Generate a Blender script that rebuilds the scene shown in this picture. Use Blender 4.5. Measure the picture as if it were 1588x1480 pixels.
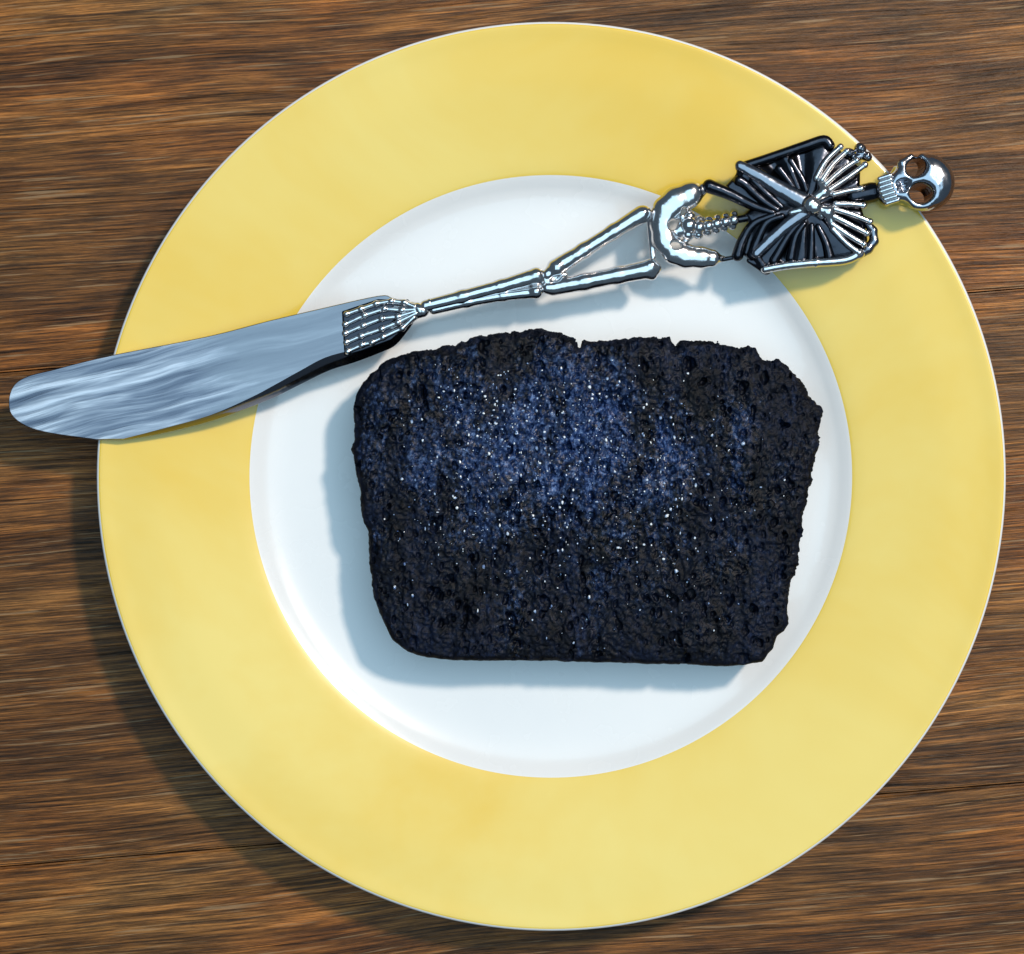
import bpy, bmesh, math
import numpy as np
from mathutils import Vector, Matrix

# ------------------------------------------------------------------ scale
MM = 0.001
S = 0.1348 * MM          # metres on the table top for one unit of drawing (1588 x 1480 sheet)
CX, CY = 794.0, 740.0    # middle of the sheet
CAM_H = 0.42             # camera height above the table

scene = bpy.context.scene
for o in list(bpy.data.objects):
    bpy.data.objects.remove(o)

# ------------------------------------------------------------------ camera
cam_d = bpy.data.cameras.new('camera')
cam = bpy.data.objects.new('camera', cam_d)
scene.collection.objects.link(cam)
cam.location = (0, 0, CAM_H)
cam.rotation_euler = (0, 0, 0)
cam_d.sensor_width = 36
cam_d.sensor_fit = 'HORIZONTAL'
cam_d.lens = 36 * CAM_H / (1588 * S)
cam_d.clip_start = 0.01
cam_d.clip_end = 20
scene.camera = cam

# ------------------------------------------------------------------ world and lamps
world = bpy.data.worlds.new('World')
scene.world = world
world.use_nodes = True
bg = world.node_tree.nodes['Background']
bg.inputs['Color'].default_value = (0.52, 0.76, 1.0, 1)
bg.inputs['Strength'].default_value = 0.13

def lamp(name, loc, target, size, power, color, size_y=None):
    d = bpy.data.lights.new(name, 'AREA')
    d.shape = 'RECTANGLE' if size_y else 'SQUARE'
    d.size = size
    if size_y:
        d.size_y = size_y
    d.energy = power
    d.color = color
    o = bpy.data.objects.new(name, d)
    scene.collection.objects.link(o)
    o.location = loc
    o.rotation_euler = (Vector(target) - Vector(loc)).to_track_quat('-Z', 'Y').to_euler()
    return o

AZ, EL, DIST = math.radians(41), math.radians(53), 1.25
lamp('window_lamp', (DIST * math.cos(EL) * math.cos(AZ), DIST * math.cos(EL) * math.sin(AZ), DIST * math.sin(EL)),
     (0, 0, 0), 0.11, 12.2, (1.0, 0.85, 0.70))
lamp('soft_fill_lamp', (0.60, 0.46, 1.18), (0, 0, 0), 0.50, 1.3, (0.92, 0.96, 1.0))  # unseen fill added for broad highlights on the metal and sheen on the right
lamp('overhead_fill_lamp', (0.14, 0.10, 1.3), (0.14, 0.10, 0), 1.40, 11.5, (0.53, 0.81, 1.0))  # added overhead fill, no real fixture: blue ambient light and bright metal tops

scene.view_settings.view_transform = 'Standard'
scene.view_settings.look = 'None'
scene.view_settings.exposure = 0.0
scene.view_settings.gamma = 1.0
scene.view_settings.use_curve_mapping = False
scene.render.engine = 'CYCLES'
scene.cycles.use_denoising = True
scene.cycles.max_bounces = 8
scene.cycles.glossy_bounces = 5

rng = np.random.default_rng(7)

# ------------------------------------------------------------------ node helpers
def new_mat(name):
    m = bpy.data.materials.new(name)
    m.use_nodes = True
    nt = m.node_tree
    b = nt.nodes['Principled BSDF']
    return m, nt, b

def nd(nt, typ, **kw):
    n = nt.nodes.new(typ)
    for k, v in kw.items():
        if k in n.inputs:
            n.inputs[k].default_value = v
        else:
            setattr(n, k, v)
    return n

def noise(nt, vec, scale, detail=4, rough=0.55, dist=0.0):
    n = nd(nt, 'ShaderNodeTexNoise')
    n.inputs['Scale'].default_value = scale
    n.inputs['Detail'].default_value = detail
    n.inputs['Roughness'].default_value = rough
    n.inputs['Distortion'].default_value = dist
    nt.links.new(vec, n.inputs['Vector'])
    return n

def mapping(nt, vec, scale=(1, 1, 1), rot=(0, 0, 0), loc=(0, 0, 0)):
    n = nd(nt, 'ShaderNodeMapping')
    n.inputs['Scale'].default_value = scale
    n.inputs['Rotation'].default_value = rot
    n.inputs['Location'].default_value = loc
    nt.links.new(vec, n.inputs['Vector'])
    return n.outputs[0]

def ramp(nt, fac, stops, interp='LINEAR'):
    n = nd(nt, 'ShaderNodeValToRGB')
    cr = n.color_ramp
    cr.interpolation = interp
    while len(cr.elements) < len(stops):
        cr.elements.new(0.5)
    for e, (p, c) in zip(cr.elements, stops):
        e.position = p
        e.color = c if len(c) == 4 else (*c, 1)
    nt.links.new(fac, n.inputs['Fac'])
    return n

def g(v):
    return (v, v, v, 1)

def mix(nt, fac, a, b, mode='MIX'):
    n = nd(nt, 'ShaderNodeMix', data_type='RGBA', blend_type=mode)
    if isinstance(fac, (int, float)):
        n.inputs[0].default_value = fac
    else:
        nt.links.new(fac, n.inputs[0])
    for i, v in ((6, a), (7, b)):
        if isinstance(v, tuple):
            n.inputs[i].default_value = v if len(v) == 4 else (*v, 1)
        else:
            nt.links.new(v, n.inputs[i])
    return n.outputs[2]

def math_n(nt, op, a, b=0.0):
    n = nd(nt, 'ShaderNodeMath', operation=op)
    for i, v in enumerate((a, b)):
        if isinstance(v, (int, float)):
            n.inputs[i].default_value = v
        else:
            nt.links.new(v, n.inputs[i])
    return n.outputs[0]

def bump(nt, height, strength, distance, normal=None):
    n = nd(nt, 'ShaderNodeBump')
    n.inputs['Strength'].default_value = strength
    n.inputs['Distance'].default_value = distance
    nt.links.new(height, n.inputs['Height'])
    if normal is not None:
        nt.links.new(normal, n.inputs['Normal'])
    return n.outputs[0]

# ------------------------------------------------------------------ materials
def mat_wood():
    m, nt, b = new_mat('stained_wood')
    tc = nd(nt, 'ShaderNodeTexCoord')
    oi = nd(nt, 'ShaderNodeObjectInfo')
    off = nd(nt, 'ShaderNodeCombineXYZ')
    nt.links.new(math_n(nt, 'MULTIPLY', oi.outputs['Random'], 3.7), off.inputs[0])
    nt.links.new(math_n(nt, 'MULTIPLY', oi.outputs['Random'], 1.9), off.inputs[2])
    add = nd(nt, 'ShaderNodeVectorMath', operation='ADD')
    nt.links.new(tc.outputs['Object'], add.inputs[0])
    nt.links.new(off.outputs[0], add.inputs[1])
    P = add.outputs[0]
    # the grain wanders a little across the board
    w = noise(nt, mapping(nt, P, (5, 9, 5)), 1.0, 2)
    wv = nd(nt, 'ShaderNodeVectorMath', operation='MULTIPLY_ADD')
    nt.links.new(w.outputs['Color'], wv.inputs[0])
    wv.inputs[1].default_value = (0.0, 0.016, 0.0)
    nt.links.new(P, wv.inputs[2])
    V = wv.outputs[0]
    broad = noise(nt, mapping(nt, V, (8, 95, 9)), 1.0, 4, 0.65)
    grain = noise(nt, mapping(nt, V, (22, 700, 30)), 1.0, 6, 0.78)
    fine = noise(nt, mapping(nt, V, (70, 2500, 60)), 1.0, 4, 0.75)
    lines = noise(nt, mapping(nt, V, (14, 1700, 40), loc=(5.1, 1.7, 0)), 1.0, 3, 0.6)
    pore = noise(nt, mapping(nt, V, (44, 1500, 40), loc=(3.1, 7.7, 0)), 1.0, 3, 0.6)
    blot = noise(nt, mapping(nt, P, (14, 34, 14), loc=(1.3, 4.2, 0)), 1.0, 4, 0.6)
    base = ramp(nt, broad.outputs['Fac'], [(0.30, (0.066, 0.0245, 0.0054)), (0.46, (0.138, 0.053, 0.0118)),
                                           (0.58, (0.200, 0.081, 0.0190)), (0.74, (0.260, 0.118, 0.0320))])
    gr = ramp(nt, grain.outputs['Fac'], [(0.34, g(0.30)), (0.46, g(0.80)), (0.55, g(1.10)), (0.68, g(1.75))])
    c = mix(nt, 1.0, base.outputs[0], gr.outputs[0], 'MULTIPLY')
    fr = ramp(nt, fine.outputs['Fac'], [(0.38, g(0.30)), (0.51, g(0.95)), (0.62, g(1.9))])
    c = mix(nt, 1.0, c, fr.outputs[0], 'MULTIPLY')
    dl = ramp(nt, lines.outputs['Fac'], [(0.33, g(0.42)), (0.41, g(1.0))])
    c = mix(nt, 1.0, c, dl.outputs[0], 'MULTIPLY')
    bl = ramp(nt, blot.outputs['Fac'], [(0.32, (0.76, 0.86, 1.02)), (0.50, (1.0, 1.0, 1.0)), (0.70, (1.22, 1.02, 0.80))])
    c = mix(nt, 1.0, c, bl.outputs[0], 'MULTIPLY')
    pf = ramp(nt, pore.outputs['Fac'], [(0.60, g(0)), (0.67, g(0.6))])
    c = mix(nt, pf.outputs[0], c, (0.34, 0.215, 0.11))
    nt.links.new(c, b.inputs['Base Color'])
    rr = ramp(nt, grain.outputs['Fac'], [(0.3, g(0.52)), (0.7, g(0.36))])
    nt.links.new(rr.outputs[0], b.inputs['Roughness'])
    b.inputs['Specular IOR Level'].default_value = 0.24
    n1 = bump(nt, grain.outputs['Fac'], 0.6, 0.0004)
    n2 = bump(nt, dl.outputs[0], 0.5, 0.0002, n1)
    nt.links.new(n2, b.inputs['Normal'])
    return m

def mat_glaze(name, col, col2, rough=0.22, blotch=False):
    m, nt, b = new_mat(name)
    tc = nd(nt, 'ShaderNodeTexCoord')
    n = noise(nt, mapping(nt, tc.outputs['Object'], (28, 28, 28)), 1.0, 3)
    if blotch:
        n = noise(nt, mapping(nt, tc.outputs['Object'], (13, 13, 13), loc=(2.6, 0.7, 0)), 1.0, 5, 0.6, 0.5)
    r = ramp(nt, n.outputs['Fac'], [(0.34, col), (0.66, col2)])
    nt.links.new(r.outputs[0], b.inputs['Base Color'])
    sc = noise(nt, mapping(nt, tc.outputs['Object'], (90, 90, 90)), 1.0, 3)
    rr = ramp(nt, sc.outputs['Fac'], [(0.4, g(rough)), (0.75, g(rough + 0.05))])
    nt.links.new(rr.outputs[0], b.inputs['Roughness'])
    b.inputs['Coat Weight'].default_value = 0.5
    b.inputs['Coat Roughness'].default_value = 0.07
    orange = noise(nt, mapping(nt, tc.outputs['Object'], (160, 160, 160)), 1.0, 2)
    nt.links.new(bump(nt, orange.outputs['Fac'], 0.10, 0.0004), b.inputs['Normal'])
    return m

def mat_metal(name, col, rough, bump_s=0.25):
    m, nt, b = new_mat(name)
    tc = nd(nt, 'ShaderNodeTexCoord')
    b.inputs['Metallic'].default_value = 1.0
    n = noise(nt, mapping(nt, tc.outputs['Object'], (420, 420, 420)), 1.0, 3)
    r = ramp(nt, n.outputs['Fac'], [(0.3, g(rough * 0.7)), (0.7, g(rough * 1.4))])
    nt.links.new(r.outputs[0], b.inputs['Roughness'])
    b.inputs['Base Color'].default_value = (*col, 1)
    n2 = noise(nt, mapping(nt, tc.outputs['Object'], (330, 330, 330)), 1.0, 2)
    nt.links.new(bump(nt, n2.outputs['Fac'], bump_s, 0.0006), b.inputs['Normal'])
    return m

def mat_blade():
    m, nt, b = new_mat('smeared_blade_steel')
    tc = nd(nt, 'ShaderNodeTexCoord')
    b.inputs['Metallic'].default_value = 1.0
    rot = mapping(nt, tc.outputs['Object'], rot=(0, 0, math.radians(-14)))
    w = noise(nt, mapping(nt, rot, (40, 40, 40)), 1.0, 2)
    wv = nd(nt, 'ShaderNodeVectorMath', operation='MULTIPLY_ADD')
    nt.links.new(w.outputs['Color'], wv.inputs[0])
    wv.inputs[1].default_value = (0.0, 0.0025, 0.0)
    nt.links.new(rot, wv.inputs[2])
    st = noise(nt, mapping(nt, wv.outputs[0], (26, 460, 1)), 1.0, 4, 0.6, 0.3)
    # the smear covers the half of the blade towards the tip and stops in a ragged edge
    sep = nd(nt, 'ShaderNodeSeparateXYZ')
    nt.links.new(rot, sep.inputs[0])
    edge = noise(nt, mapping(nt, rot, (60, 240, 1)), 1.0, 3)
    x = math_n(nt, 'ADD', sep.outputs[0], math_n(nt, 'MULTIPLY', edge.outputs['Fac'], 0.03))
    msk = nd(nt, 'ShaderNodeMapRange')
    nt.links.new(x, msk.inputs[0])
    msk.inputs[1].default_value = -0.046
    msk.inputs[2].default_value = -0.036
    msk.inputs[3].default_value = 1.0
    msk.inputs[4].default_value = 0.14
    colr = ramp(nt, st.outputs['Fac'], [(0.30, (0.06, 0.07, 0.10)), (0.44, (0.17, 0.18, 0.22)), (0.54, (0.34, 0.34, 0.38)), (0.66, (0.70, 0.68, 0.72))])
    c = mix(nt, msk.outputs[0], (0.21, 0.215, 0.24), colr.outputs[0])
    nt.links.new(c, b.inputs['Base Color'])
    rr = ramp(nt, st.outputs['Fac'], [(0.3, g(0.22)), (0.7, g(0.42))])
    nt.links.new(mix(nt, msk.outputs[0], g(0.20), rr.outputs[0]), b.inputs['Roughness'])
    h = math_n(nt, 'MULTIPLY', st.outputs['Fac'], msk.outputs[0])
    n1 = bump(nt, h, 0.5, 0.0005)
    lo = noise(nt, mapping(nt, rot, (45, 60, 1)), 1.0, 1)
    nt.links.new(bump(nt, lo.outputs['Fac'], 0.3, 0.0015, n1), b.inputs['Normal'])
    return m

def mat_crumb():
    m, nt, b = new_mat('blackened_crumb')
    tc = nd(nt, 'ShaderNodeTexCoord')
    P = tc.outputs['Object']
    # blue sheen painted into the colour, broad over the upper middle, thin runs elsewhere
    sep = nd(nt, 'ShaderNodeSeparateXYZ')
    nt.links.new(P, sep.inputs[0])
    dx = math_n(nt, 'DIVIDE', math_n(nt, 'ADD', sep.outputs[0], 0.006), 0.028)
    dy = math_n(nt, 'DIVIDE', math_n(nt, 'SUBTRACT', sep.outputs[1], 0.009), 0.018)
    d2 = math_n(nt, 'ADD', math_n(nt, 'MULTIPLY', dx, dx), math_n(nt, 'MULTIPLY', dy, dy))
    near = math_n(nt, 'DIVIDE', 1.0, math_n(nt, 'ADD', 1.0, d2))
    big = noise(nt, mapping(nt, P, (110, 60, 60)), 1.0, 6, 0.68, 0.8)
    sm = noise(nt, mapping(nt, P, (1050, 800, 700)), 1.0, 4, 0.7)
    wet_sheen = math_n(nt, 'ADD', math_n(nt, 'MULTIPLY', near, 0.36), math_n(nt, 'MULTIPLY', big.outputs['Fac'], 0.80))
    wet_sheen = math_n(nt, 'ADD', wet_sheen, math_n(nt, 'MULTIPLY', sm.outputs['Fac'], 0.30))
    wr = ramp(nt, wet_sheen, [(0.72, g(0)), (0.98, g(1))])
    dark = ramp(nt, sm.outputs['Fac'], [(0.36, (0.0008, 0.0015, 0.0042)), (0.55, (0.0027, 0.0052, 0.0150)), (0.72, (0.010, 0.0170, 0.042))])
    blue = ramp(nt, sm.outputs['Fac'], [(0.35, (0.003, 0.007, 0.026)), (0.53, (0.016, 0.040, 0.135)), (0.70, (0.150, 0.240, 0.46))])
    run = noise(nt, mapping(nt, P, (210, 36, 60), loc=(0.4, 2.2, 0)), 1.0, 4, 0.6, 0.4)
    rn = ramp(nt, run.outputs['Fac'], [(0.62, g(0)), (0.74, g(0.35))])
    pat = noise(nt, mapping(nt, P, (120, 80, 80), loc=(7.4, 2.9, 0)), 1.0, 4, 0.6)
    pr = ramp(nt, pat.outputs['Fac'], [(0.36, g(0.45)), (0.62, g(1.25))])
    dk = mix(nt, 1.0, dark.outputs[0], pr.outputs[0], 'MULTIPLY')
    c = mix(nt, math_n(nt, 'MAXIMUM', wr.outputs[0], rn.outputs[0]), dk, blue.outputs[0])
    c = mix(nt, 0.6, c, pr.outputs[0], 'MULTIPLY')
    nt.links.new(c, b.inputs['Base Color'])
    rr = ramp(nt, wet_sheen, [(0.60, g(0.60)), (0.88, g(0.24))])
    nt.links.new(rr.outputs[0], b.inputs['Roughness'])
    b.inputs['Specular IOR Level'].default_value = 0.16
    fi = noise(nt, mapping(nt, P, (1500, 1500, 1500)), 1.0, 3, 0.6)
    nt.links.new(bump(nt, fi.outputs['Fac'], 0.45, 0.0003), b.inputs['Normal'])
    return m

def mat_crust():
    m, nt, b = new_mat('blackened_crust')
    tc = nd(nt, 'ShaderNodeTexCoord')
    P = tc.outputs['Object']
    n = noise(nt, mapping(nt, P, (260, 260, 200)), 1.0, 5, 0.65)
    r = ramp(nt, n.outputs['Fac'], [(0.35, (0.0009, 0.0014, 0.0034)), (0.55, (0.0029, 0.0048, 0.0120)), (0.75, (0.012, 0.018, 0.040))])
    nt.links.new(r.outputs[0], b.inputs['Base Color'])
    b.inputs['Roughness'].default_value = 0.6
    b.inputs['Specular IOR Level'].default_value = 0.10
    fi = noise(nt, mapping(nt, P, (1300, 1300, 1300)), 1.0, 3, 0.6)
    nt.links.new(bump(nt, fi.outputs['Fac'], 0.45, 0.0003), b.inputs['Normal'])
    return m

def mat_bead():
    m, nt, b = new_mat('painted_butter_glints')
    tc = nd(nt, 'ShaderNodeTexCoord')
    n = noise(nt, mapping(nt, tc.outputs['Object'], (900, 900, 10)), 1.0, 1)
    r = ramp(nt, n.outputs['Fac'], [(0.33, (0.06, 0.11, 0.28)), (0.48, (0.28, 0.40, 0.62)), (0.60, (0.85, 0.90, 0.95))])  # glint brightness painted into the bead colour, navy to near white
    nt.links.new(r.outputs[0], b.inputs['Base Color'])
    b.inputs['Roughness'].default_value = 0.12
    b.inputs['Specular IOR Level'].default_value = 0.8
    return m

M_WOOD = mat_wood()
M_WHITE = mat_glaze('white_glaze', (0.78, 0.79, 0.80), (0.81, 0.815, 0.82), 0.25)
M_YELLOW = mat_glaze('yellow_glaze', (0.79, 0.515, 0.028), (0.83, 0.635, 0.135), 0.30, True)
M_BRIGHT = mat_metal('polished_pewter', (0.70, 0.69, 0.70), 0.17)
M_DARK = mat_metal('blackened_pewter', (0.045, 0.048, 0.060), 0.19)
M_MID = mat_metal('worn_pewter', (0.27, 0.28, 0.32), 0.17)
M_SKULL = mat_metal('skull_pewter', (0.40, 0.42, 0.47), 0.17)
M_BLADE = mat_blade()
M_EDGE = mat_metal('ground_blade_edge', (0.20, 0.20, 0.23), 0.14, 0.1)
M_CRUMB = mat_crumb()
M_CRUST = mat_crust()
M_BEAD = mat_bead()

# ------------------------------------------------------------------ object helpers
def link(o, parent=None):
    scene.collection.objects.link(o)
    if parent is not None:
        o.parent = parent
    return o

def empty(name, loc=(0, 0, 0), label=None, cat=None, kind=None):
    o = bpy.data.objects.new(name, None)
    o.empty_display_size = 0.01
    o.location = loc
    link(o)
    if label:
        o['label'] = label
    if cat:
        o['category'] = cat
    if kind:
        o['kind'] = kind
    return o

def mesh_obj(name, verts, faces, mat, parent=None, smooth=True):
    me = bpy.data.meshes.new(name)
    if isinstance(verts, np.ndarray):
        verts = np.ascontiguousarray(verts, dtype=np.float32)
        faces = np.ascontiguousarray(faces, dtype=np.int32)
        nf, k = faces.shape
        me.vertices.add(len(verts))
        me.vertices.foreach_set('co', verts.ravel())
        me.loops.add(nf * k)
        me.loops.foreach_set('vertex_index', faces.ravel())
        me.polygons.add(nf)
        me.polygons.foreach_set('loop_start', np.arange(nf, dtype=np.int32) * k)
        me.update(calc_edges=True)
        me.validate()
    else:
        me.from_pydata(verts, [], faces)
        me.update()
    me.polygons.foreach_set('use_smooth', np.full(len(me.polygons), smooth, dtype=bool))
    me.materials.append(mat)
    return link(bpy.data.objects.new(name, me), parent)

# ------------------------------------------------------------------ distance-field modelling
def smin(a, b, k):
    if k <= 0:
        return np.minimum(a, b)
    h = np.clip(0.5 + 0.5 * (b - a) / k, 0, 1)
    return b * (1 - h) + a * h - k * h * (1 - h)

def smax(a, b, k):
    return -smin(-a, -b, k)

def cap(p, a, b, ra, rb):
    ba = np.array(b, np.float32) - np.array(a, np.float32)
    l2 = float((ba * ba).sum()) + 1e-9
    x, y, z = p[0] - a[0], p[1] - a[1], p[2] - a[2]
    h = np.clip((x * ba[0] + y * ba[1] + z * ba[2]) / l2, 0, 1)
    return np.sqrt((x - h * ba[0]) ** 2 + (y - h * ba[1]) ** 2 + (z - h * ba[2]) ** 2) - (ra + (rb - ra) * h)

def ell(p, c, r, ang=0.0):
    x, y, z = p[0] - c[0], p[1] - c[1], p[2] - c[2]
    if ang:
        ca, sa = math.cos(math.radians(ang)), math.sin(math.radians(ang))
        x, y = x * ca + y * sa, -x * sa + y * ca
    k0 = np.sqrt((x / r[0]) ** 2 + (y / r[1]) ** 2 + (z / r[2]) ** 2)
    k1 = np.sqrt((x / r[0] ** 2) ** 2 + (y / r[1] ** 2) ** 2 + (z / r[2] ** 2) ** 2) + 1e-9
    return k0 * (k0 - 1) / k1

def poly2d(X, Y, pts):
    """signed distance to a closed outline, negative inside"""
    pts = np.array(pts, np.float32)
    d = np.full(X.shape, 1e9, np.float32)
    ins = np.zeros(X.shape, bool)
    n = len(pts)
    for i in range(n):
        a, b = pts[i], pts[(i + 1) % n]
        e = b - a
        wx, wy = X - a[0], Y - a[1]
        t = np.clip((wx * e[0] + wy * e[1]) / (e @ e + 1e-9), 0, 1)
        d = np.minimum(d, (wx - t * e[0]) ** 2 + (wy - t * e[1]) ** 2)
        if a[1] != b[1]:
            c = ((a[1] > Y) != (b[1] > Y)) & (X < (b[0] - a[0]) * (Y - a[1]) / (b[1] - a[1]) + a[0])
            ins ^= c
    d = np.sqrt(d)
    return np.where(ins, -d, d)

def surface_nets(f, origin, h):
    nx, ny, nz = f.shape
    s = f < 0
    cnt = np.zeros((nx - 1, ny - 1, nz - 1), np.int8)
    for i in (0, 1):
        for j in (0, 1):
            for k in (0, 1):
                cnt += s[i:nx - 1 + i, j:ny - 1 + j, k:nz - 1 + k]
    act = np.argwhere((cnt > 0) & (cnt < 8))
    idx = np.full(cnt.shape, -1, np.int32)
    idx[act[:, 0], act[:, 1], act[:, 2]] = np.arange(len(act))
    acc = np.zeros((len(act), 3), np.float64)
    num = np.zeros(len(act), np.float64)
    corners = [(i, j, k) for i in (0, 1) for j in (0, 1) for k in (0, 1)]
    for c1 in corners:
        for ax in range(3):
            if c1[ax]:
                continue
            c2 = list(c1)
            c2[ax] = 1
            v1 = f[act[:, 0] + c1[0], act[:, 1] + c1[1], act[:, 2] + c1[2]].astype(np.float64)
            v2 = f[act[:, 0] + c2[0], act[:, 1] + c2[1], act[:, 2] + c2[2]].astype(np.float64)
            m = (v1 < 0) != (v2 < 0)
            t = np.where(m, v1 / np.where(m, v1 - v2, 1), 0)
            pt = np.repeat(np.array(c1, np.float64)[None], len(act), 0)
            pt[:, ax] += t
            acc += pt * m[:, None]
            num += m
    verts = (act + acc / num[:, None]) * h + np.array(origin)
    quads = []
    for ax in range(3):
        a1, a2 = (ax + 1) % 3, (ax + 2) % 3
        lo = [slice(None)] * 3
        hi = [slice(None)] * 3
        lo[ax] = slice(0, -1)
        hi[ax] = slice(1, None)
        A, B = s[tuple(lo)], s[tuple(hi)]
        e = np.argwhere(A != B)
        ok = (e[:, a1] > 0) & (e[:, a2] > 0) & (e[:, a1] < f.shape[a1] - 1) & (e[:, a2] < f.shape[a2] - 1)
        e = e[ok]
        q = []
        for d1, d2 in ((-1, -1), (0, -1), (0, 0), (-1, 0)):
            c = e.copy()
            c[:, a1] += d1
            c[:, a2] += d2
            q.append(idx[c[:, 0], c[:, 1], c[:, 2]])
        q = np.stack(q, 1)
        flip = ~A[e[:, 0], e[:, 1], e[:, 2]]
        q[flip] = q[flip][:, ::-1]
        quads.append(q)
    return verts, np.concatenate(quads)

def field_obj(name, fn, lo, hi, h, to_world, mat, parent, smooth_it=1):
    """mesh of fn(p) < 0 inside the box lo..hi (sheet units, y down, z up)"""
    xs = np.arange(lo[0] - 2 * h, hi[0] + 3 * h, h, dtype=np.float32)
    ys = np.arange(lo[1] - 2 * h, hi[1] + 3 * h, h, dtype=np.float32)
    zs = np.arange(lo[2] - 2 * h, hi[2] + 3 * h, h, dtype=np.float32)
    p = np.meshgrid(xs, ys, zs, indexing='ij')
    f = fn(p).astype(np.float32)
    f[0] = f[-1] = 9
    f[:, 0] = f[:, -1] = 9
    f[:, :, 0] = f[:, :, -1] = 9
    v, q = surface_nets(f, (xs[0], ys[0], zs[0]), h)
    # mirrored y flips the winding, so turn the faces round
    o = mesh_obj(name, to_world(v), q[:, ::-1], mat, parent)
    return o

def auto_box(prims, pad):
    lo = np.full(3, 1e9)
    hi = np.full(3, -1e9)
    for a, b, ra, rb in prims:
        for c, r in ((a, ra), (b, rb)):
            lo = np.minimum(lo, np.array(c) - r)
            hi = np.maximum(hi, np.array(c) + r)
    return lo - pad, hi + pad

def bones(name, prims, k, h, to_world, mat, parent):
    """several tapered capsules run together into one casting"""
    lo, hi = auto_box(prims, k + 1)
    def fn(p):
        d = None
        for a, b, ra, rb in prims:
            c = cap(p, a, b, ra, rb)
            d = c if d is None else smin(d, c, k)
        return d
    return field_obj(name, fn, lo, hi, h, to_world, mat, parent)

# ------------------------------------------------------------------ table of stained planks
table = empty('table', (0, 0, 0), kind='structure', label='dark brown stained wooden plank table top', cat='table')
table.rotation_euler = (0, 0, math.atan(0.0825))
PITCH = 767 * S * math.cos(math.atan(0.0825))
# distance of the seam that leaves the frame low on the left, measured across the boards
seam_y = -(1345 - 0.0825 * CX - CY) * S * math.cos(math.atan(0.0825))
GAP = 0.00028
PLANK_L, PLANK_T = 1.1, 0.022

def plank_mesh():
    bm = bmesh.new()
    bmesh.ops.create_cube(bm, size=1.0)
    for v in bm.verts:
        v.co.x *= PLANK_L
        v.co.y *= PITCH - GAP
        v.co.z *= PLANK_T
    top = [e for e in bm.edges if all(v.co.z > 0 for v in e.verts)]
    bmesh.ops.bevel(bm, geom=top, offset=0.00045, segments=2, affect='EDGES')
    me = bpy.data.meshes.new('plank')
    bm.to_mesh(me)
    bm.free()
    me.materials.append(M_WOOD)
    return me

pm = plank_mesh()
for i in range(-4, 5):
    o = bpy.data.objects.new('plank', pm)
    link(o, table)
    o.location = (0.02 * ((i * 7) % 3 - 1), seam_y + (i + 0.5) * PITCH, -PLANK_T / 2 - 0.00012 * ((i * 5) % 3))

# ------------------------------------------------------------------ plate
PLATE_C = (855 - CX, -(739 - CY))
RIM_Z = 12.5 * MM

def kz(z):                      # how much smaller a thing is that looks the same size at height z
    return 1 - z / CAM_H

PX, PY = PLATE_C[0] * S * kz(RIM_Z), PLATE_C[1] * S * kz(RIM_Z)
plate = empty('dinner_plate', (PX, PY, 0), 'round white china plate with wide yellow rim on the wooden table', 'plate')

def rr(r, z):
    return r * S * kz(z * MM)

def smooth_profile(pts, n):
    pts = np.array(pts, float)
    t = np.zeros(len(pts))
    t[1:] = np.cumsum(np.linalg.norm(np.diff(pts, axis=0), axis=1))
    out = []
    for u in np.linspace(0, t[-1], n):
        i = min(max(np.searchsorted(t, u) - 1, 0), len(pts) - 2)
        p0, p1, p2, p3 = pts[max(i - 1, 0)], pts[i], pts[i + 1], pts[min(i + 2, len(pts) - 1)]
        w = (u - t[i]) / (t[i + 1] - t[i])
        out.append(0.5 * ((2 * p1) + (-p0 + p2) * w + (2 * p0 - 5 * p1 + 4 * p2 - p3) * w ** 2 + (-p0 + 3 * p1 - 3 * p2 + p3) * w ** 3))
    return np.array(out)

top_pts = [(0, 4.0), (120, 4.0), (250, 4.0), (350, 4.0), (385, 4.08), (410, 4.35), (428, 4.9), (444, 5.8), (457, 6.9), (468, 7.75), (484, 8.5), (504, 9.2),
           (534, 10.2), (570, 11.4), (604, 12.5), (624, 13.05), (650, 13.65), (675, 14.25), (690, 14.75), (697, 14.97), (701.5, 15.0), (704.3, 14.72), (705, 14.2)]
under_pts = [(705, 14.2), (703.5, 13.4), (695, 12.6), (640, 10.8), (560, 8.4), (480, 5.2), (440, 2.6), (425, 1.0),
             (422, 0.05), (414, 0.05), (410, 1.0), (380, 1.6), (200, 1.6), (0, 1.6)]
def low(z):                     # the drawn profile is a little deeper than the plate
    return z if z < 4 else 4 + (z - 4) * 8.5 / 11
def to_metres(pts):
    return [(rr(r, low(z)), low(z) * MM) for r, z in pts]
prof = np.concatenate([smooth_profile(to_metres(top_pts), 220), smooth_profile(to_metres(under_pts), 90)[1:]])
NSEG = 240
tang = np.gradient(prof, axis=0)
nrm2 = np.stack([-tang[:, 1], tang[:, 0]], 1)
nrm2 /= np.linalg.norm(nrm2, axis=1)[:, None] + 1e-12

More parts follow.
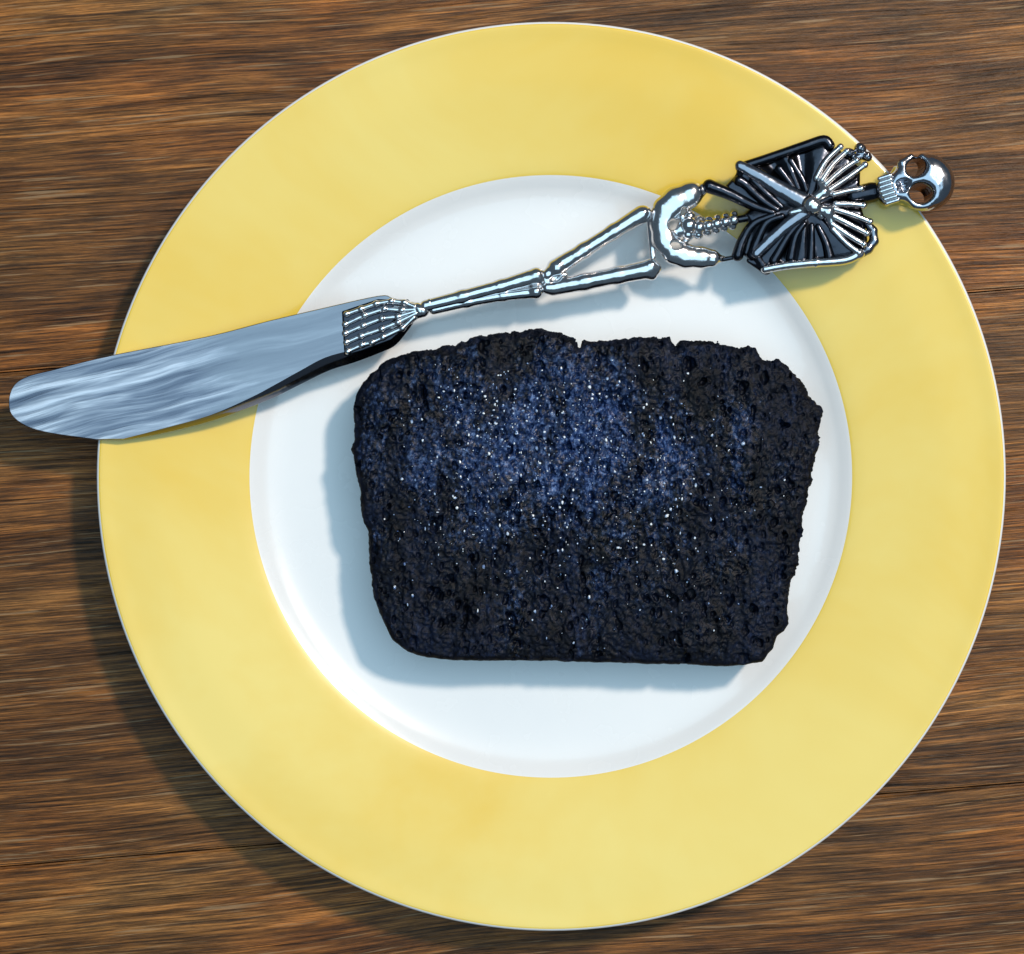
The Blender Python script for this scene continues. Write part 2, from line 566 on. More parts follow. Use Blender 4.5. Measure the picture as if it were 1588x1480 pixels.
def lathe(name, i0, i1, mat):
    pr, nr = prof[i0:i1 + 1], nrm2[i0:i1 + 1]
    a = np.linspace(0, 2 * np.pi, NSEG, endpoint=False)
    v = np.stack([np.outer(np.cos(a), pr[:, 0]), np.outer(np.sin(a), pr[:, 0]), np.repeat(pr[None, :, 1], NSEG, 0)], 2)
    n = np.stack([np.outer(np.cos(a), nr[:, 0]), np.outer(np.sin(a), nr[:, 0]), np.repeat(nr[None, :, 1], NSEG, 0)], 2)
    m = len(pr)
    A, J = np.meshgrid(np.arange(NSEG), np.arange(m - 1), indexing='ij')
    A2 = (A + 1) % NSEG
    f = np.stack([A * m + J, A * m + J + 1, A2 * m + J + 1, A2 * m + J], 2).reshape(-1, 4)
    me = bpy.data.meshes.new(name)
    me.from_pydata(v.reshape(-1, 3).tolist(), [], f.tolist())
    me.update()
    me.polygons.foreach_set('use_smooth', np.ones(len(me.polygons), bool))
    me.normals_split_custom_set_from_vertices(n.reshape(-1, 3).tolist())
    me.materials.append(mat)
    return link(bpy.data.objects.new(name, me), plate)

i_in = int(np.argmin(np.abs(prof[:220, 0] - rr(466, 6.6))))
i_out = int(np.argmin(np.abs(prof[:220, 0] - rr(701.2, 12.5))))
i_lip = 219 + 3
lathe('well', 0, i_in, M_WHITE)
lathe('rim_band', i_in, i_out, M_YELLOW)['label'] = 'wide glossy yellow rim'
lathe('lip', i_out, i_lip, M_WHITE)
lathe('underside', i_lip, len(prof) - 1, M_WHITE)

# ------------------------------------------------------------------ bread slice
BREAD_Z0 = 4.12 * MM                    # just on the well floor
BT = 104.0                               # slice thickness in sheet units
BREAD_TOP = BREAD_Z0 + BT * S
KB = kz(BREAD_TOP)
BC = (910.0, 775.0)
bread = empty('bread_slice', ((BC[0] - CX) * S * KB, -(BC[1] - CY) * S * KB, BREAD_Z0),
              'glistening blue-black slice of toasted bread lying in the white plate well', 'bread')

outline = [(546, 625), (549, 611), (560, 592), (573, 578), (597, 558), (617, 549), (638, 544), (671, 540), (696, 535), (729, 526),
           (747, 520), (772, 516), (800, 513), (832, 511), (860, 513), (878, 516), (893, 525), (899, 539), (906, 526), (950, 525), (991, 519),
           (1021, 520), (1043, 520), (1049, 540), (1055, 528), (1089, 526), (1142, 535), (1172, 538), (1185, 556), (1195, 559),
           (1205, 553), (1225, 568), (1253, 598), (1263, 621), (1278, 630), (1280, 641), (1274, 666), (1273, 699), (1265, 729),
           (1258, 760), (1248, 803), (1245, 843), (1238, 891), (1231, 911), (1225, 951), (1227, 969), (1220, 982), (1209, 989),
           (1202, 1007), (1185, 1029), (1152, 1035), (1114, 1037), (1051, 1033), (950, 1031), (900, 1030), (847, 1028),
           (696, 1027), (661, 1023), (631, 1014), (606, 994), (593, 967), (578, 931), (569, 873), (568, 825), (559, 798),
           (557, 762), (549, 729), (546, 707), (540, 697), (548, 681), (546, 654)]

def lattice(shape, cell, seed):
    """smooth random field on a grid: random lattice, cubic-eased between its points"""
    r = np.random.default_rng(seed)
    out_shape = shape
    dims = [int(math.ceil(n / c)) + 3 for n, c in zip(shape, cell)]
    a = r.random(dims).astype(np.float32)
    for ax in range(len(shape)):
        t = np.arange(shape[ax], dtype=np.float32) / cell[ax] + r.random()
        i = np.floor(t).astype(int)
        w = t - i
        w = w * w * (3 - 2 * w)
        sh = [1] * len(shape)
        sh[ax] = -1
        w = w.reshape(sh)
        a = np.take(a, i, axis=ax) * (1 - w) + np.take(a, i + 1, axis=ax) * w
    return a - 0.5

def build_bread():
    h = 1.55
    xs = np.arange(522, 1300, h, dtype=np.float32)
    ys = np.arange(492, 1056, h, dtype=np.float32)
    zs = np.arange(-6, BT + 16, h, dtype=np.float32)
    X, Y = np.meshgrid(xs, ys, indexing='ij')
    d2 = poly2d(X, Y, outline)
    ragged = np.clip((1010 - Y) / 110, 0.25, 1) * np.clip(0.45 + (X - 545) / 250, 0.45, 1)
    d2 = d2 + ragged * (4.5 * lattice(d2.shape, (11, 11), 1) + 3.6 * lattice(d2.shape, (5, 5), 2))
    shp = (len(xs), len(ys), len(zs))
    Z = zs[None, None, :]
    # the faces of the slice are not flat: gentle swell, saw ridges, crumb
    swell = 8 * lattice(d2.shape, (100, 84), 3) + 7 * lattice(d2.shape, (30, 44), 4) + 3.5 * lattice(d2.shape, (6, 16), 5)
    dome = -9 * np.clip(1 + d2 / 60, 0, 1) ** 2
    ztop = BT - 4 + swell + dome
    crustd = d2[:, :, None] + 4 * (1 - np.clip(Z / BT, 0, 1)) * 1.2
    f = smax(crustd, Z - ztop[:, :, None], 11)
    f = smax(f, -Z + 0 * crustd, 9)
    n1 = lattice(shp, (9, 12, 9), 11)
    n2 = lattice(shp, (4.0, 4.6, 4.0), 12)
    n3 = lattice(shp, (2.2, 2.2, 2.2), 13)
    up = np.clip(Z / 20, 0, 1) * np.maximum(ragged, np.clip(-d2 / 14, 0.2, 1))[:, :, None]
    f = f + (1.8 * n1 + 2.6 * n2 + 3.6 * n3) * up
    # open crumb: round holes of all sizes near the cut face, longer ones near the crust
    r = np.random.default_rng(5)
    n_h = 1500
    cx = r.uniform(545, 1280, n_h)
    big = np.arange(n_h) % 9 == 0
    cy = r.uniform(512, 1036, n_h)
    rad = np.where(big, 3.2 + 5.5 * r.random(n_h) ** 2, 1.6 + 3.4 * r.random(n_h) ** 3.0)
    for x, y, q in zip(cx, cy, rad):
        i, j = int((x - xs[0]) / h), int((y - ys[0]) / h)
        if not (0 <= i < len(xs) and 0 <= j < len(ys)) or d2[i, j] > -5:
            continue
        z = ztop[i, j] + r.uniform(-0.7, 0.35) * q
        ry = q * r.uniform(0.9, 2.0)
        a, b = max(int((x - q - 4 - xs[0]) / h), 0), int((x + q + 4 - xs[0]) / h) + 2
        c, d = max(int((y - ry - 4 - ys[0]) / h), 0), int((y + ry + 4 - ys[0]) / h) + 2
        e = max(int((z - q * 1.9 - 5 - zs[0]) / h), 0)
        gx = (xs[a:b, None, None] - x) / q
        gy = (ys[None, c:d, None] - y) / ry
        gz = (zs[None, None, e:] - z) / (q * 1.5)
        dist = (np.sqrt(gx * gx + gy * gy + gz * gz) - 1 + 1.5 * n2[a:b, c:d, e:] + 1.3 * n1[a:b, c:d, e:]) * q
        f[a:b, c:d, e:] = smax(f[a:b, c:d, e:], -dist, 1.6)
    f[0] = f[-1] = 9
    f[:, 0] = f[:, -1] = 9
    f[:, :, 0] = f[:, :, -1] = 9
    v, q = surface_nets(f.astype(np.float32), (xs[0], ys[0], zs[0]), h)
    # drop loose specks: keep the largest connected piece
    nv = len(v)
    lab = np.arange(nv)
    ed = np.concatenate([q[:, [0, 1]], q[:, [1, 2]], q[:, [2, 3]], q[:, [3, 0]]])
    for _ in range(400):
        m = np.minimum(lab[ed[:, 0]], lab[ed[:, 1]])
        old = lab.copy()
        np.minimum.at(lab, ed[:, 0], m)
        np.minimum.at(lab, ed[:, 1], m)
        lab = lab[lab]
        if (lab == old).all():
            break
    ids, cnt = np.unique(lab, return_counts=True)
    keep = lab == ids[np.argmax(cnt)]
    q = q[keep[q].all(1)]
    w = np.stack([(v[:, 0] - BC[0]) * S * KB, -(v[:, 1] - BC[1]) * S * KB, np.maximum(v[:, 2], 0) * S], 1)
    q = q[:, ::-1]
    c = v[q].mean(1)
    ii = np.clip(((c[:, 0] - xs[0]) / h).astype(int), 0, len(xs) - 1)
    jj = np.clip(((c[:, 1] - ys[0]) / h).astype(int), 0, len(ys) - 1)
    edge = 10 + 8 * lattice(d2.shape, (14, 14), 9)
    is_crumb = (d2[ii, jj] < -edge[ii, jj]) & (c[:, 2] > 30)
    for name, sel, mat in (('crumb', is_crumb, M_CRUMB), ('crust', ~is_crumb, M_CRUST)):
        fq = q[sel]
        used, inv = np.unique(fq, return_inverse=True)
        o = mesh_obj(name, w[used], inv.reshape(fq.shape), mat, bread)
        if name == 'crust':
            o['label'] = 'rough black crust round the slice'
    # height of the cut face for the beads
    zi = np.where(f < 0, zs[None, None, :], -1e9).max(2)
    return xs, ys, zi, d2, h

bx_, by_, bz_, bd_, bh_ = build_bread()

def build_beads():
    """tiny beads standing in for glints on the melted fat, thickest over the upper middle"""
    bm = bmesh.new()
    bmesh.ops.create_icosphere(bm, subdivisions=1, radius=1.0)
    uv = np.array([v.co[:] for v in bm.verts])
    uf = np.array([[v.index for v in f.verts] for f in bm.faces])
    bm.free()
    r = np.random.default_rng(21)
    V, F, n = [], [], 0
    centres = [(840, 640, 120, 55, 150), (890, 700, 110, 50, 130), (740, 670, 40, 50, 45), (960, 790, 110, 70, 110), (720, 830, 90, 60, 50),
               (820, 760, 60, 90, 60), (1040, 830, 25, 60, 25), (900, 850, 200, 110, 80), (960, 660, 220, 100, 60), (700, 800, 60, 40, 25)]
    for cx, cy, sx, sy, k in centres:
        for _ in range(int(k * 1.5)):
            x, y = r.normal(cx, sx), r.normal(cy, sy)
            i, j = int((x - bx_[0]) / bh_), int((y - by_[0]) / bh_)
            if not (3 <= i < len(bx_) - 3 and 3 <= j < len(by_) - 3) or bd_[i, j] > -25 or bz_[i, j] < 60:
                continue
            s = 0.7 + 1.5 * r.random() ** 3
            p = uv * (1 + 0.7 * (r.random((len(uv), 1)) - 0.5)) * np.array([s * r.uniform(0.6, 1.6), s * r.uniform(0.6, 1.9), s * 0.6])
            p = p + np.array([x, y, bz_[i, j] + 0.9 + 0.2 * s])
            V.append(p)
            F.append(uf[:, ::-1] + n)
            n += len(uv)
    v = np.concatenate(V)
    w = np.stack([(v[:, 0] - BC[0]) * S * KB, -(v[:, 1] - BC[1]) * S * KB, v[:, 2] * S], 1)
    o = mesh_obj('glint_beads', w, np.concatenate(F), M_BEAD, bread)
    o['kind'] = 'stuff'
    o['label'] = 'tiny pale beads standing in for glints on melted butter'

build_beads()

# ------------------------------------------------------------------ skeleton-handled butter knife
KN_Z = RIM_Z + 0.08 * MM
KK = kz(KN_Z + 3 * MM)
KO = (745.0, 450.0)                     # near the balance point
knife = empty('butter_knife', ((KO[0] - CX) * S * KK, -(KO[1] - CY) * S * KK, KN_Z),
              'shiny metal butter knife with a skeleton-shaped handle laid across the plate', 'knife')

def kw(v):
    v = np.asarray(v, float)
    return np.stack([(v[:, 0] - KO[0]) * S * KK, -(v[:, 1] - KO[1]) * S * KK, v[:, 2] * S], 1)

# blade: flat upper face, ground facet along the lower edge
def build_blade():
    top = [(636, 470), (608, 461), (586, 458), (500, 477), (415, 497), (321, 521), (174, 550), (110, 565), (76, 574), (50, 580), (30, 588), (17, 600), (11, 620),
           (15, 643), (38, 661), (76, 672), (147, 682)]
    low = [(189, 682), (246, 672), (325, 652), (389, 629), (430, 612), (472, 591), (510, 573), (548, 561), (590, 545), (612, 534), (632, 511), (642, 496)]
    def finer(pts, k=4):
        p = np.array(pts, float)
        o = []
        for i in range(len(p) - 1):
            p0, p1, p2, p3 = p[max(i - 1, 0)], p[i], p[i + 1], p[min(i + 2, len(p) - 1)]
            for w in np.arange(k) / k:
                o.append(0.5 * ((2 * p1) + (-p0 + p2) * w + (2 * p0 - 5 * p1 + 4 * p2 - p3) * w ** 2 + (-p0 + 3 * p1 - 3 * p2 + p3) * w ** 3))
        o.append(p[-1])
        return np.array(o)
    wid = [1.5, 6, 8, 12, 16, 18, 20, 19, 17, 14, 9, 4]
    zlow = [9, 6, 4.5, 3.5, 3, 3, 3, 3, 3, 4, 6, 9]
    fl_ = finer([(a[0], a[1], w, z) for a, w, z in zip(low, wid, zlow)])
    wid, zlow, low = fl_[:, 2], fl_[:, 3], fl_[:, :2]
    top = finer(top)
    T = 13.0
    out = np.concatenate([top, low])
    n = len(out)
    nl = len(top)
    nxt, prv = np.roll(out, -1, 0), np.roll(out, 1, 0)
    t = nxt - prv
    t /= np.linalg.norm(t, axis=1)[:, None]
    area = 0.5 * np.sum(out[:, 0] * nxt[:, 1] - nxt[:, 0] * out[:, 1])
    nin = np.stack([-t[:, 1], t[:, 0]], 1) * (1 if area > 0 else -1)
    inset = np.full(n, 1.2)
    inset[nl:] = wid
    itop = out + nin * inset[:, None]
    rim = out + nin * 0.0
    zr = np.full(n, T - 1.2)
    zr[nl:] = zlow
    def ring(p, z):
        return np.column_stack([p, np.broadcast_to(z, (n,))])
    V = np.concatenate([ring(itop, T), ring(rim, zr), ring(rim, 0.0)])
    W = kw(V)
    fl = [tuple(range(n))[::-1]] if area > 0 else [tuple(range(n))]
    ups, edge, bot = [], [], []
    for i in range(n):
        j = (i + 1) % n
        q = (i, j, n + j, n + i) if area > 0 else (i, n + i, n + j, j)
        q2 = (n + i, n + j, 2 * n + j, 2 * n + i) if area > 0 else (n + i, 2 * n + i, 2 * n + j, n + j)
        (edge if nl <= i < n - 1 else ups).append(q)
        (edge if nl <= i < n - 1 else ups).append(q2)
    bot = [tuple(range(2 * n, 3 * n)) if area > 0 else tuple(range(2 * n, 3 * n))[::-1]]
    def make(name, faces, mat, smooth):
        used = sorted({i for f in faces for i in f})
        mp = {u: k for k, u in enumerate(used)}
        return mesh_obj(name, [tuple(W[u]) for u in used], [tuple(mp[i] for i in f) for f in faces], mat, None, smooth)
    b = make('blade', fl + ups + bot, M_BLADE, False)
    b.parent = knife
    b['label'] = 'smeared flat steel blade with rounded tip'
    e = make('cutting_edge', edge, M_EDGE, True)
    e.parent = b
    return b
blade = build_blade()

BZ = 13.0
# foot gripping the blade: instep casting, then five toes of jointed bones
foot = bones('foot', [((640, 480, 12), (648, 479, 14), 11, 11), ((653, 482, 15), (655, 482, 15), 11, 10), ((667, 470, 17), (668, 470, 17), 8, 7),
                      ((627, 470, 14), (645, 478, 14), 6, 9), ((634, 496, 14), (645, 485, 14), 7, 9),
                      ((612, 478, 8), (640, 482, 10), 9, 9), ((606, 506, 8), (634, 490, 10), 9, 10)],
             3, 1.2, kw, M_BRIGHT, knife)
sole_poly = [(529, 482), (585, 463), (632, 463), (650, 478), (638, 500), (606, 528), (560, 545), (533, 553)]
def sole_fn(p):
    d = poly2d(p[0][:, :, 0], p[1][:, :, 0], sole_poly)[:, :, None]
    return smax(smax(d, p[2] - 15.0, 3), -(p[2] - 11), 2)
field_obj('sole', sole_fn, (522, 456, 8), (656, 560, 18), 1.4, kw, M_DARK, foot)
toes = [[(537, 487), (560, 479), (583, 471), (607, 467), (627, 469), (643, 476)], [(535, 503), (565, 489), (596, 479), (623, 481), (643, 480)],
        [(535, 517), (563, 505), (592, 494), (617, 491), (644, 483)], [(537, 531), (560, 521), (592, 510), (617, 500), (645, 486)],
        [(539, 545), (561, 535), (577, 531), (594, 523), (624, 509), (642, 492)]]
for t in toes:
    pr = []
    m = len(t)
    for i in range(m - 1):
        za, zb = BZ + 5 + 3.2 * i / m, BZ + 5 + 3.2 * (i + 1) / m
        a, b = (*t[i], za), (*t[i + 1], zb)
        pr.append((a, b, 3.7, 4.0))
        pr.append((a, a, 5.4, 5.4))
    pr.append(((*t[-1], BZ + 6), (*t[-1], BZ + 6), 5.5, 5.5))
    bones('toe', pr, 1.6, 1.1, kw, M_BRIGHT, foot)

# shins, knees, thighs
def long_bone(name, a, b, ra, rm, rb, ends, h=1.3, mat=None, k=6, bow=0.0):
    a, b = np.array(a, float), np.array(b, float)
    t = (b - a) / np.linalg.norm(b - a)
    nrm = np.array([-t[1], t[0], 0])
    m1, m2 = a + (b - a) * 0.33 + nrm * bow, a + (b - a) * 0.68 + nrm * bow
    ra, rm, rb = ra * 1.22, rm * 1.28, rb * 1.18
    pr = [(tuple(a), tuple(m1), ra, rm), (tuple(m1), tuple(m2), rm, rm), (tuple(m2), tuple(b), rm, rb)]
    for c, r in ends:
        pr.append((tuple(c), tuple(c), r, r))
    return bones(name, pr, k, h, kw, mat or M_BRIGHT, knife)

long_bone('shin', (660, 474, 15), (832, 428, 16), 8, 8.5, 12, [((832, 426, 20), 9), ((838, 434, 17), 8)], bow=1)
long_bone('shin', (672, 480, 13), (832, 452, 14), 6, 6, 8, [((832, 452, 17), 9.5)], bow=-3)
long_bone('thigh', (862, 415, 17), (994, 333, 19), 12, 9.5, 12, [((849, 426, 19), 9.5), ((864, 416, 22), 10), ((1000, 330, 21), 10), ((990, 338, 20), 10), ((894, 396, 22), 8)])
long_bone('thigh', (858, 446, 14), (1006, 417, 17), 10, 10.5, 13, [((848, 446, 17), 9), ((874, 432, 17), 6), ((1010, 411, 22), 9.5), ((1019, 417, 20), 8), ((1012, 426, 17), 8)])
bones('knee', [((846, 430, 15), (852, 447, 13), 10, 9), ((840, 440, 12), (858, 434, 12), 9, 9), ((866, 426, 15), (876, 426, 15), 7, 5)], 5, 1.4, kw, M_BRIGHT, knife)

# pelvis: thick C with two openings, hip wings at both ends
def pelvis_fn(p):
    p = [p[0], p[1], 20 + (p[2] - 18) * 1.45]
    chain = [((1091, 292, 20), 8), ((1070, 302, 22), 18), ((1050, 312, 22), 21), ((1033, 326, 22), 20), ((1028, 348, 22), 18), ((1031, 372, 22), 18), ((1046, 390, 22), 18),
             ((1064, 397, 21), 17), ((1088, 399, 20), 15), ((1104, 400, 19), 13)]
    d = None
    for (a, ra), (b, rb) in zip(chain[:-1], chain[1:]):
        c = cap(p, a, b, ra * 1.05, rb * 1.05)
        d = c if d is None else smin(d, c, 6)
    d = smin(d, ell(p, (1071, 301, 26), (15, 19, 17), 20), 3)
    d = smin(d, cap(p, (1036, 362, 22), (1062, 354, 25), 8, 13), 4)
    d = smin(d, cap(p, (1050, 330, 20), (1066, 340, 20), 7, 7), 4)
    d = smin(d, cap(p, (1058, 378, 18), (1072, 364, 18), 5, 6), 3)
    d = smin(d, cap(p, (1113, 400, 17), (1122, 401, 17), 7, 5), 4)
    d = smin(d, cap(p, (1088, 297, 22), (1095, 289, 22), 7, 6), 3)
    d = smin(d, cap(p, (1007, 330, 18), (1013, 398, 18), 5, 5), 3)
    for c, r in (((1043, 349, 24), (7, 9, 40)), ((1048, 381, 24), (9, 7, 40)), ((1060, 328, 24), (4, 6, 40))):
        d = smax(d, -ell(p, c, r, 15), 3)
    return d
field_obj('pelvis', pelvis_fn, (996, 276, 0), (1134, 422, 46), 1.4, kw, M_BRIGHT, knife)

spine = bones('spine', [((1068, 351, 20), (1140, 341, 18), 5, 5), ((1140, 341, 18), (1190, 332, 18), 6, 6)], 2, 1.4, kw, M_DARK, knife)
for (x, y), r in (((1068, 350), 17), ((1084, 353), 14), ((1098, 351), 12), ((1111, 348), 11.5), ((1124, 345), 11), ((1137, 342), 11)):
    bones('vertebra', [((x + 1, y - r * 0.8, 22), (x - 1, y + r * 0.8, 22), r * 0.55, r * 0.55), ((x, y, 25), (x, y, 25), r * 0.8, r * 0.8)], 2, 1.1, kw, M_BRIGHT, spine)

# rib cage under the crossed arms
chest_poly = [(1147, 262), (1200, 243), (1277, 219), (1288, 229), (1304, 229), (1322, 243), (1338, 258), (1336, 290), (1338, 318), (1345, 345), (1350, 372), (1340, 390), (1310, 402),
              (1225, 412), (1190, 418), (1165, 402), (1148, 395), (1162, 350), (1150, 332), (1168, 318), (1130, 300), (1122, 288)]
def chest_fn(p):
    d2 = poly2d(p[0][:, :, 0], p[1][:, :, 0], chest_poly)[:, :, None]
    r = np.sqrt((p[0] - 1250) ** 2 + (p[1] - 322) ** 2)
    ang = np.arctan2(p[1] - 322, p[0] - 1250)
    top = 26 - 5 * np.clip(r / 100, 0, 1) ** 2 + 4.0 * np.sin(ang * 9 + 0.9 * np.sin(ang * 3)) * np.clip((r - 12) / 45, 0, 1)
    d = smax(d2 + 2, p[2] - top, 8)
    return smax(d, -(p[2] - 5), 5)
chest = field_obj('rib_cage', chest_fn, (1110, 206, 0), (1362, 430, 36), 1.5, kw, M_DARK, knife)

def on_chest(x, y):
    return 26 - 5 * min(math.hypot(x - 1250, y - 322) / 100, 1) ** 2

def curve(pts, k=4):
    p = np.array(pts, float)
    if len(p) < 3:
        return [tuple(q) for q in p]
    o = []
    for i in range(len(p) - 1):
        p0, p1, p2, p3 = p[max(i - 1, 0)], p[i], p[i + 1], p[min(i + 2, len(p) - 1)]
        for w in np.arange(k) / k:
            o.append(tuple(0.5 * ((2 * p1) + (-p0 + p2) * w + (2 * p0 - 5 * p1 + 4 * p2 - p3) * w ** 2 + (-p0 + 3 * p1 - 3 * p2 + p3) * w ** 3)))
    o.append(tuple(p[-1]))
    return o

def rib(pts, r0, r1, lift=1.5, mat=None, parent=None, name='rib', knob=0, h=1.2):
    pts = curve(pts)
    pr = []
    n = len(pts) - 1
    P3 = [(x, y, on_chest(x, y) + lift) for x, y in pts]
    for i in range(n):
        pr.append((P3[i], P3[i + 1], r0 + (r1 - r0) * i / n, r0 + (r1 - r0) * (i + 1) / n))
    if knob:
        pr.append((P3[-1], P3[-1], knob, knob))
        mid = P3[n // 2] if n > 1 else tuple((np.array(P3[0]) + np.array(P3[-1])) / 2)
        pr.append((mid, mid, knob * 0.85, knob * 0.85))
    return bones(name, pr, 0.0, h, kw, mat or M_DARK, parent or chest)

def band(name, pts, wid, lift, thick, mat):
    """a flat tapering strap of metal with rounded edges"""
    q = curve(pts)
    n = len(q) - 1
    pr = []
    for i in range(n):
        ra, rb = wid[0] + (wid[1] - wid[0]) * i / n, wid[0] + (wid[1] - wid[0]) * (i + 1) / n
        pr.append(((*q[i], on_chest(*q[i]) + lift), (*q[i + 1], on_chest(*q[i + 1]) + lift), ra, rb))
    lo, hi = auto_box(pr, 2)
    zmid = sum(a[2] for a, b, ra, rb in pr) / n
    def fn(p):
        d = None
        for a, b, ra, rb in pr:
            zc = zmid
            ps = [p[0], p[1], zc + (p[2] - zc) * thick]
            c = cap(ps, (a[0], a[1], zc), (b[0], b[1], zc), ra, rb)
            d = c if d is None else np.minimum(d, c)
        return d
    return field_obj(name, fn, lo, hi, 1.3, kw, mat, knife)

for pts, r0, r1 in (([(1198, 330), (1169, 320), (1131, 301), (1100, 289)], 5, 6.5), ([(1205, 326), (1180, 309), (1157, 287), (1146, 280)], 5, 5),
                    ([(1212, 322), (1190, 302), (1168, 280)], 4, 4),
                    ([(1200, 334), (1169, 347), (1152, 372), (1144, 396)], 5, 5.5), ([(1212, 336), (1188, 346), (1174, 374), (1166, 396)], 5, 5),
                    ([(1250, 296), (1243, 278), (1226, 250)], 4, 4), ([(1232, 294), (1222, 280), (1208, 262)], 3, 4), ([(1242, 344), (1222, 366), (1200, 404)], 4, 5), ([(1258, 350), (1258, 372), (1257, 402)], 4, 4.5), ([(1246, 348), (1233, 368), (1226, 400)], 4.5, 5), ([(1268, 352), (1280, 376), (1286, 398)], 4.5, 5)):
    rib(pts, r0 * 1.1, r1 * 1.7, 0.0)
# upper arms along the outer edges, forearms folded in to the breastbone
rib([(1147, 260), (1200, 243), (1250, 226), (1277, 218), (1286, 226)], 7, 8.5, 3, M_DARK, knife, 'upper_arm')
rib([(1186, 418), (1220, 412), (1265, 408), (1310, 404), (1332, 394)], 6.5, 7.5, 3, M_BRIGHT, knife, 'upper_arm', 9)
band('forearm', [(1147, 258), (1175, 273), (1210, 294), (1254, 318)], (8, 15), 5, 1.5, M_MID)
band('forearm', [(1172, 394), (1196, 371), (1222, 348), (1246, 331)], (8, 11), 5, 1.4, M_MID)
bones('elbow', [((1150, 262, 20), (1146, 256, 20), 8, 6), ((1148, 270, 18), (1140, 280, 16), 6, 4)], 4, 1.3, kw, M_DARK, knife)
bones('elbow', [((1188, 416, 16), (1174, 398, 20), 8, 7), ((1162, 404, 18), (1190, 420, 16), 4, 6), ((1144, 397, 20), (1144, 397, 20), 6, 6), ((1122, 402, 18), (1144, 398, 19), 3.5, 3.5)], 4, 1.3, kw, M_DARK, knife)
bones('breastbone', [((1256, 320, 36), (1260, 323, 37), 15, 13), ((1226, 331, 30), (1250, 326, 32), 5, 8), ((1272, 336, 30), (1262, 326, 32), 6, 8)], 4, 1.3, kw, M_BRIGHT, knife)

# hands spread like fans over the shoulders
def hand(palm, fingers, knuckle):
    h_ = bones('hand', palm, 5, 1.3, kw, M_BRIGHT, knife)
    for f in fingers:
        a, b = np.array(f[0]), np.array(f[1])
        m = a + (b - a) * 0.55 + np.array(f[2] if len(f) > 2 else (0, 0))
        rib([tuple(a), tuple(m), tuple(b)], 5.0, 4.3, 8, M_BRIGHT, h_, 'finger', knuckle, 1.0)
    return h_
hand([((1262, 310, 32), (1276, 300, 32), 8, 9), ((1276, 300, 32), (1270, 282, 30), 8, 5), ((1276, 300, 32), (1290, 302, 30), 8, 4)],
     [((1264, 278), (1302, 229), (-5, -1)), ((1273, 281), (1312, 236), (-4, 0)), ((1279, 287), (1327, 250), (-2, -1)), ((1285, 296), (1340, 257), (0, 1)), ((1291, 303), (1334, 294), (0, -1))], 5.4)
hand([((1266, 326, 32), (1282, 330, 32), 8, 10), ((1282, 330, 32), (1294, 320, 30), 8, 5), ((1282, 332, 32), (1290, 352, 30), 9, 6)],
     [((1294, 318), (1338, 320), (0, -1)), ((1292, 326), (1348, 345), (0, -1)), ((1290, 337), (1343, 363), (0, 0)), ((1288, 349), (1338, 380), (0, 1)), ((1290, 357), (1331, 393), (-1, 2))], 5.4)
bones('shoulder', [((1318, 237, 20), (1319, 237, 20), 8, 7), ((1334, 230, 20), (1336, 231, 20), 9, 8), ((1345, 243, 20), (1346, 244, 20), 8, 7), ((1326, 246, 18), (1338, 240, 18), 7, 6)], 2, 1.2, kw, M_MID, knife)
bones('shoulder', [((1345, 346, 20), (1354, 358, 20), 6, 7), ((1354, 358, 20), (1356, 374, 20), 7, 7), ((1356, 374, 20), (1346, 386, 20), 7, 8), ((1346, 386, 20), (1332, 397, 18), 8, 6)], 3, 1.3, kw, M_MID, knife)

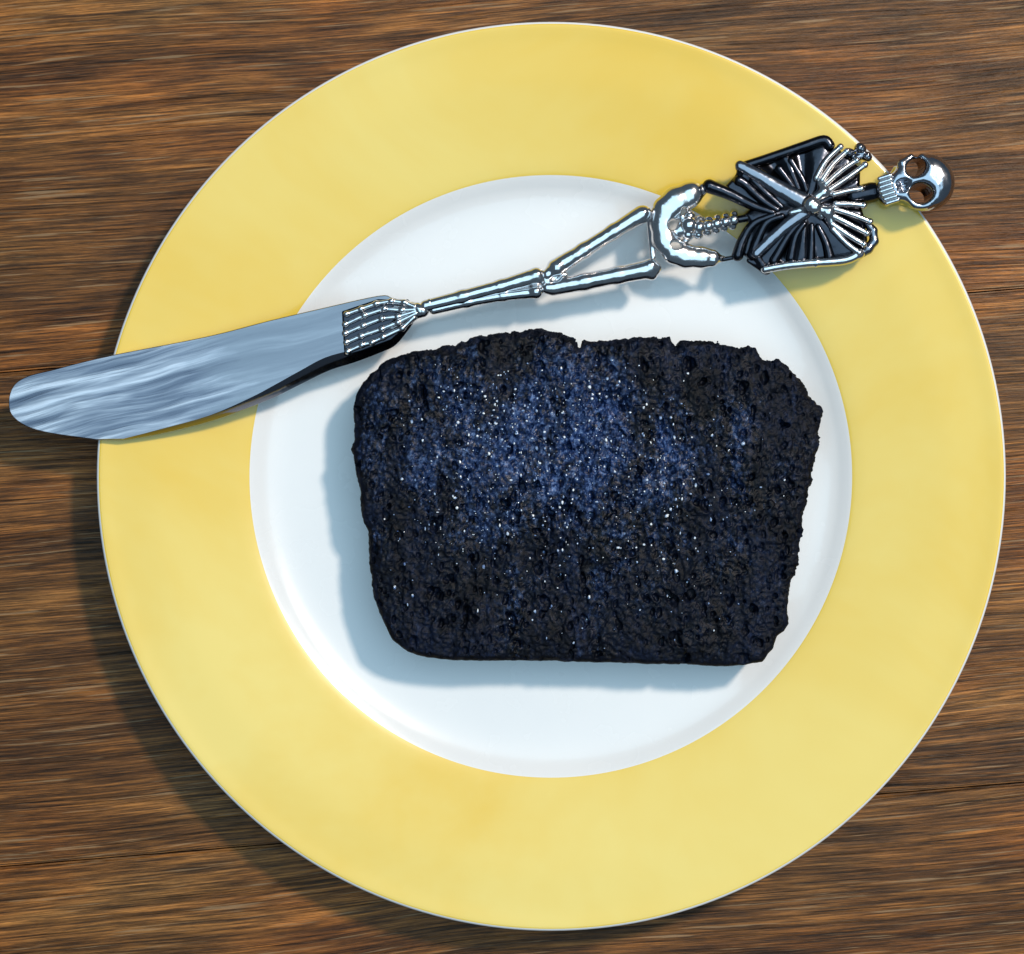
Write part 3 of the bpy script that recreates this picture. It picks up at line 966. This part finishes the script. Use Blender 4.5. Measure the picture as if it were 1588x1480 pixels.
# skull, face up, crown away from the blade
SA = -17.0
def sk(u, v):                            # along the skull's axis, across it
    ca, sa = math.cos(math.radians(SA)), math.sin(math.radians(SA))
    return (1419 + u * ca - v * sa, 284 + u * sa + v * ca)
def skull_fn(p):
    E = lambda u, v, z, r, a=0: ell(p, (*sk(u, v), z), r, SA + a)
    d = E(15, 6, 34, (42, 44, 34))
    d = smax(d, -E(50, -16, 66, (16, 10, 9), 30), 4)
    d = smax(d, -E(44, 24, 68, (9, 16, 8), -20), 4)
    d = smin(d, E(-18, 0, 36, (34, 34, 30)), 9)
    d = smin(d, E(-46, 2, 33, (20, 25, 22)), 7)
    d = smin(d, E(-6, 30, 30, (20, 13, 18), 20), 5)
    d = smin(d, E(-8, -30, 30, (20, 13, 18), -20), 5)
    # brow ridge, nose bridge and cheek arches stand proud
    for (u0, v0, z0), (u1, v1, z1), r0, r1 in (((15, -32, 50), (20, -14, 60), 6, 7), ((20, -14, 60), (14, 1, 63), 7, 6.5), ((14, 1, 63), (21, 16, 60), 6.5, 7),
                                               ((21, 16, 60), (17, 36, 50), 7, 6), ((14, 1, 63), (-16, 1, 61), 6, 5), ((-18, 12, 56), (-14, 34, 48), 6.5, 6.5),
                                               ((-18, -12, 56), (-16, -32, 48), 6.5, 6.5), ((-14, 34, 48), (2, 39, 46), 6, 5), ((-16, -32, 48), (0, -38, 46), 6, 5)):
        d = smin(d, cap(p, (*sk(u0, v0), z0), (*sk(u1, v1), z1), r0, r1), 5)
    rc = sk(-2, 21)
    q = np.sqrt((p[0] - rc[0]) ** 2 + (p[1] - rc[1]) ** 2) - 20
    d = smin(d, np.sqrt(q ** 2 + (p[2] - 54 + 0.15 * (p[1] - rc[1])) ** 2) - 4.2, 5)
    for sgn in (-1, 1):
        d = smax(d, -E(-1 - 2 * sgn, 20.5 * sgn, 50, (16.5 + 1.2 * sgn, 14.0 + 1.2 * sgn, 70), 24 * sgn), 4)
    d = smax(d, -E(-26, -2.5, 64, (10, 4.2, 16), 8), 2)
    d = smax(d, -E(-26, 5.0, 64, (10, 4.2, 16), -8), 2)
    # hollow temples and the step under the cheek bones
    d = smax(d, -E(-42, 33, 44, (16, 12, 24)), 4)
    d = smax(d, -E(-42, -31, 44, (16, 12, 24)), 4)
    d = smax(d, -E(-58, 1, 62, (13, 40, 10)), 3)
    d = smax(d, p[2] - 62 - 0.06 * (p[0] - 1440), 12)
    return smax(d, -(p[2] - 2), 4)
skull = field_obj('skull', skull_fn, (1336, 216, 0), (1496, 352, 76), 1.3, kw, M_SKULL, knife)
for i in range(7):
    v = -20 + i * 6.6
    w_ = 1 - 0.3 * abs(i - 3) / 3
    a, b = sk(-44 - 2 * abs(i - 3) * -0.6, v), sk(-61 + 1.2 * abs(i - 3), v)
    bones('tooth', [((*a, 53), (*b, 50), 3.7, 3.2)], 1, 1.0, kw, M_BRIGHT, skull)
bones('neck', [((1325, 304, 16), (1352, 298, 16), 15, 16), ((1352, 298, 16), (1372, 296, 20), 13, 14)], 4, 1.4, kw, M_DARK, knife)
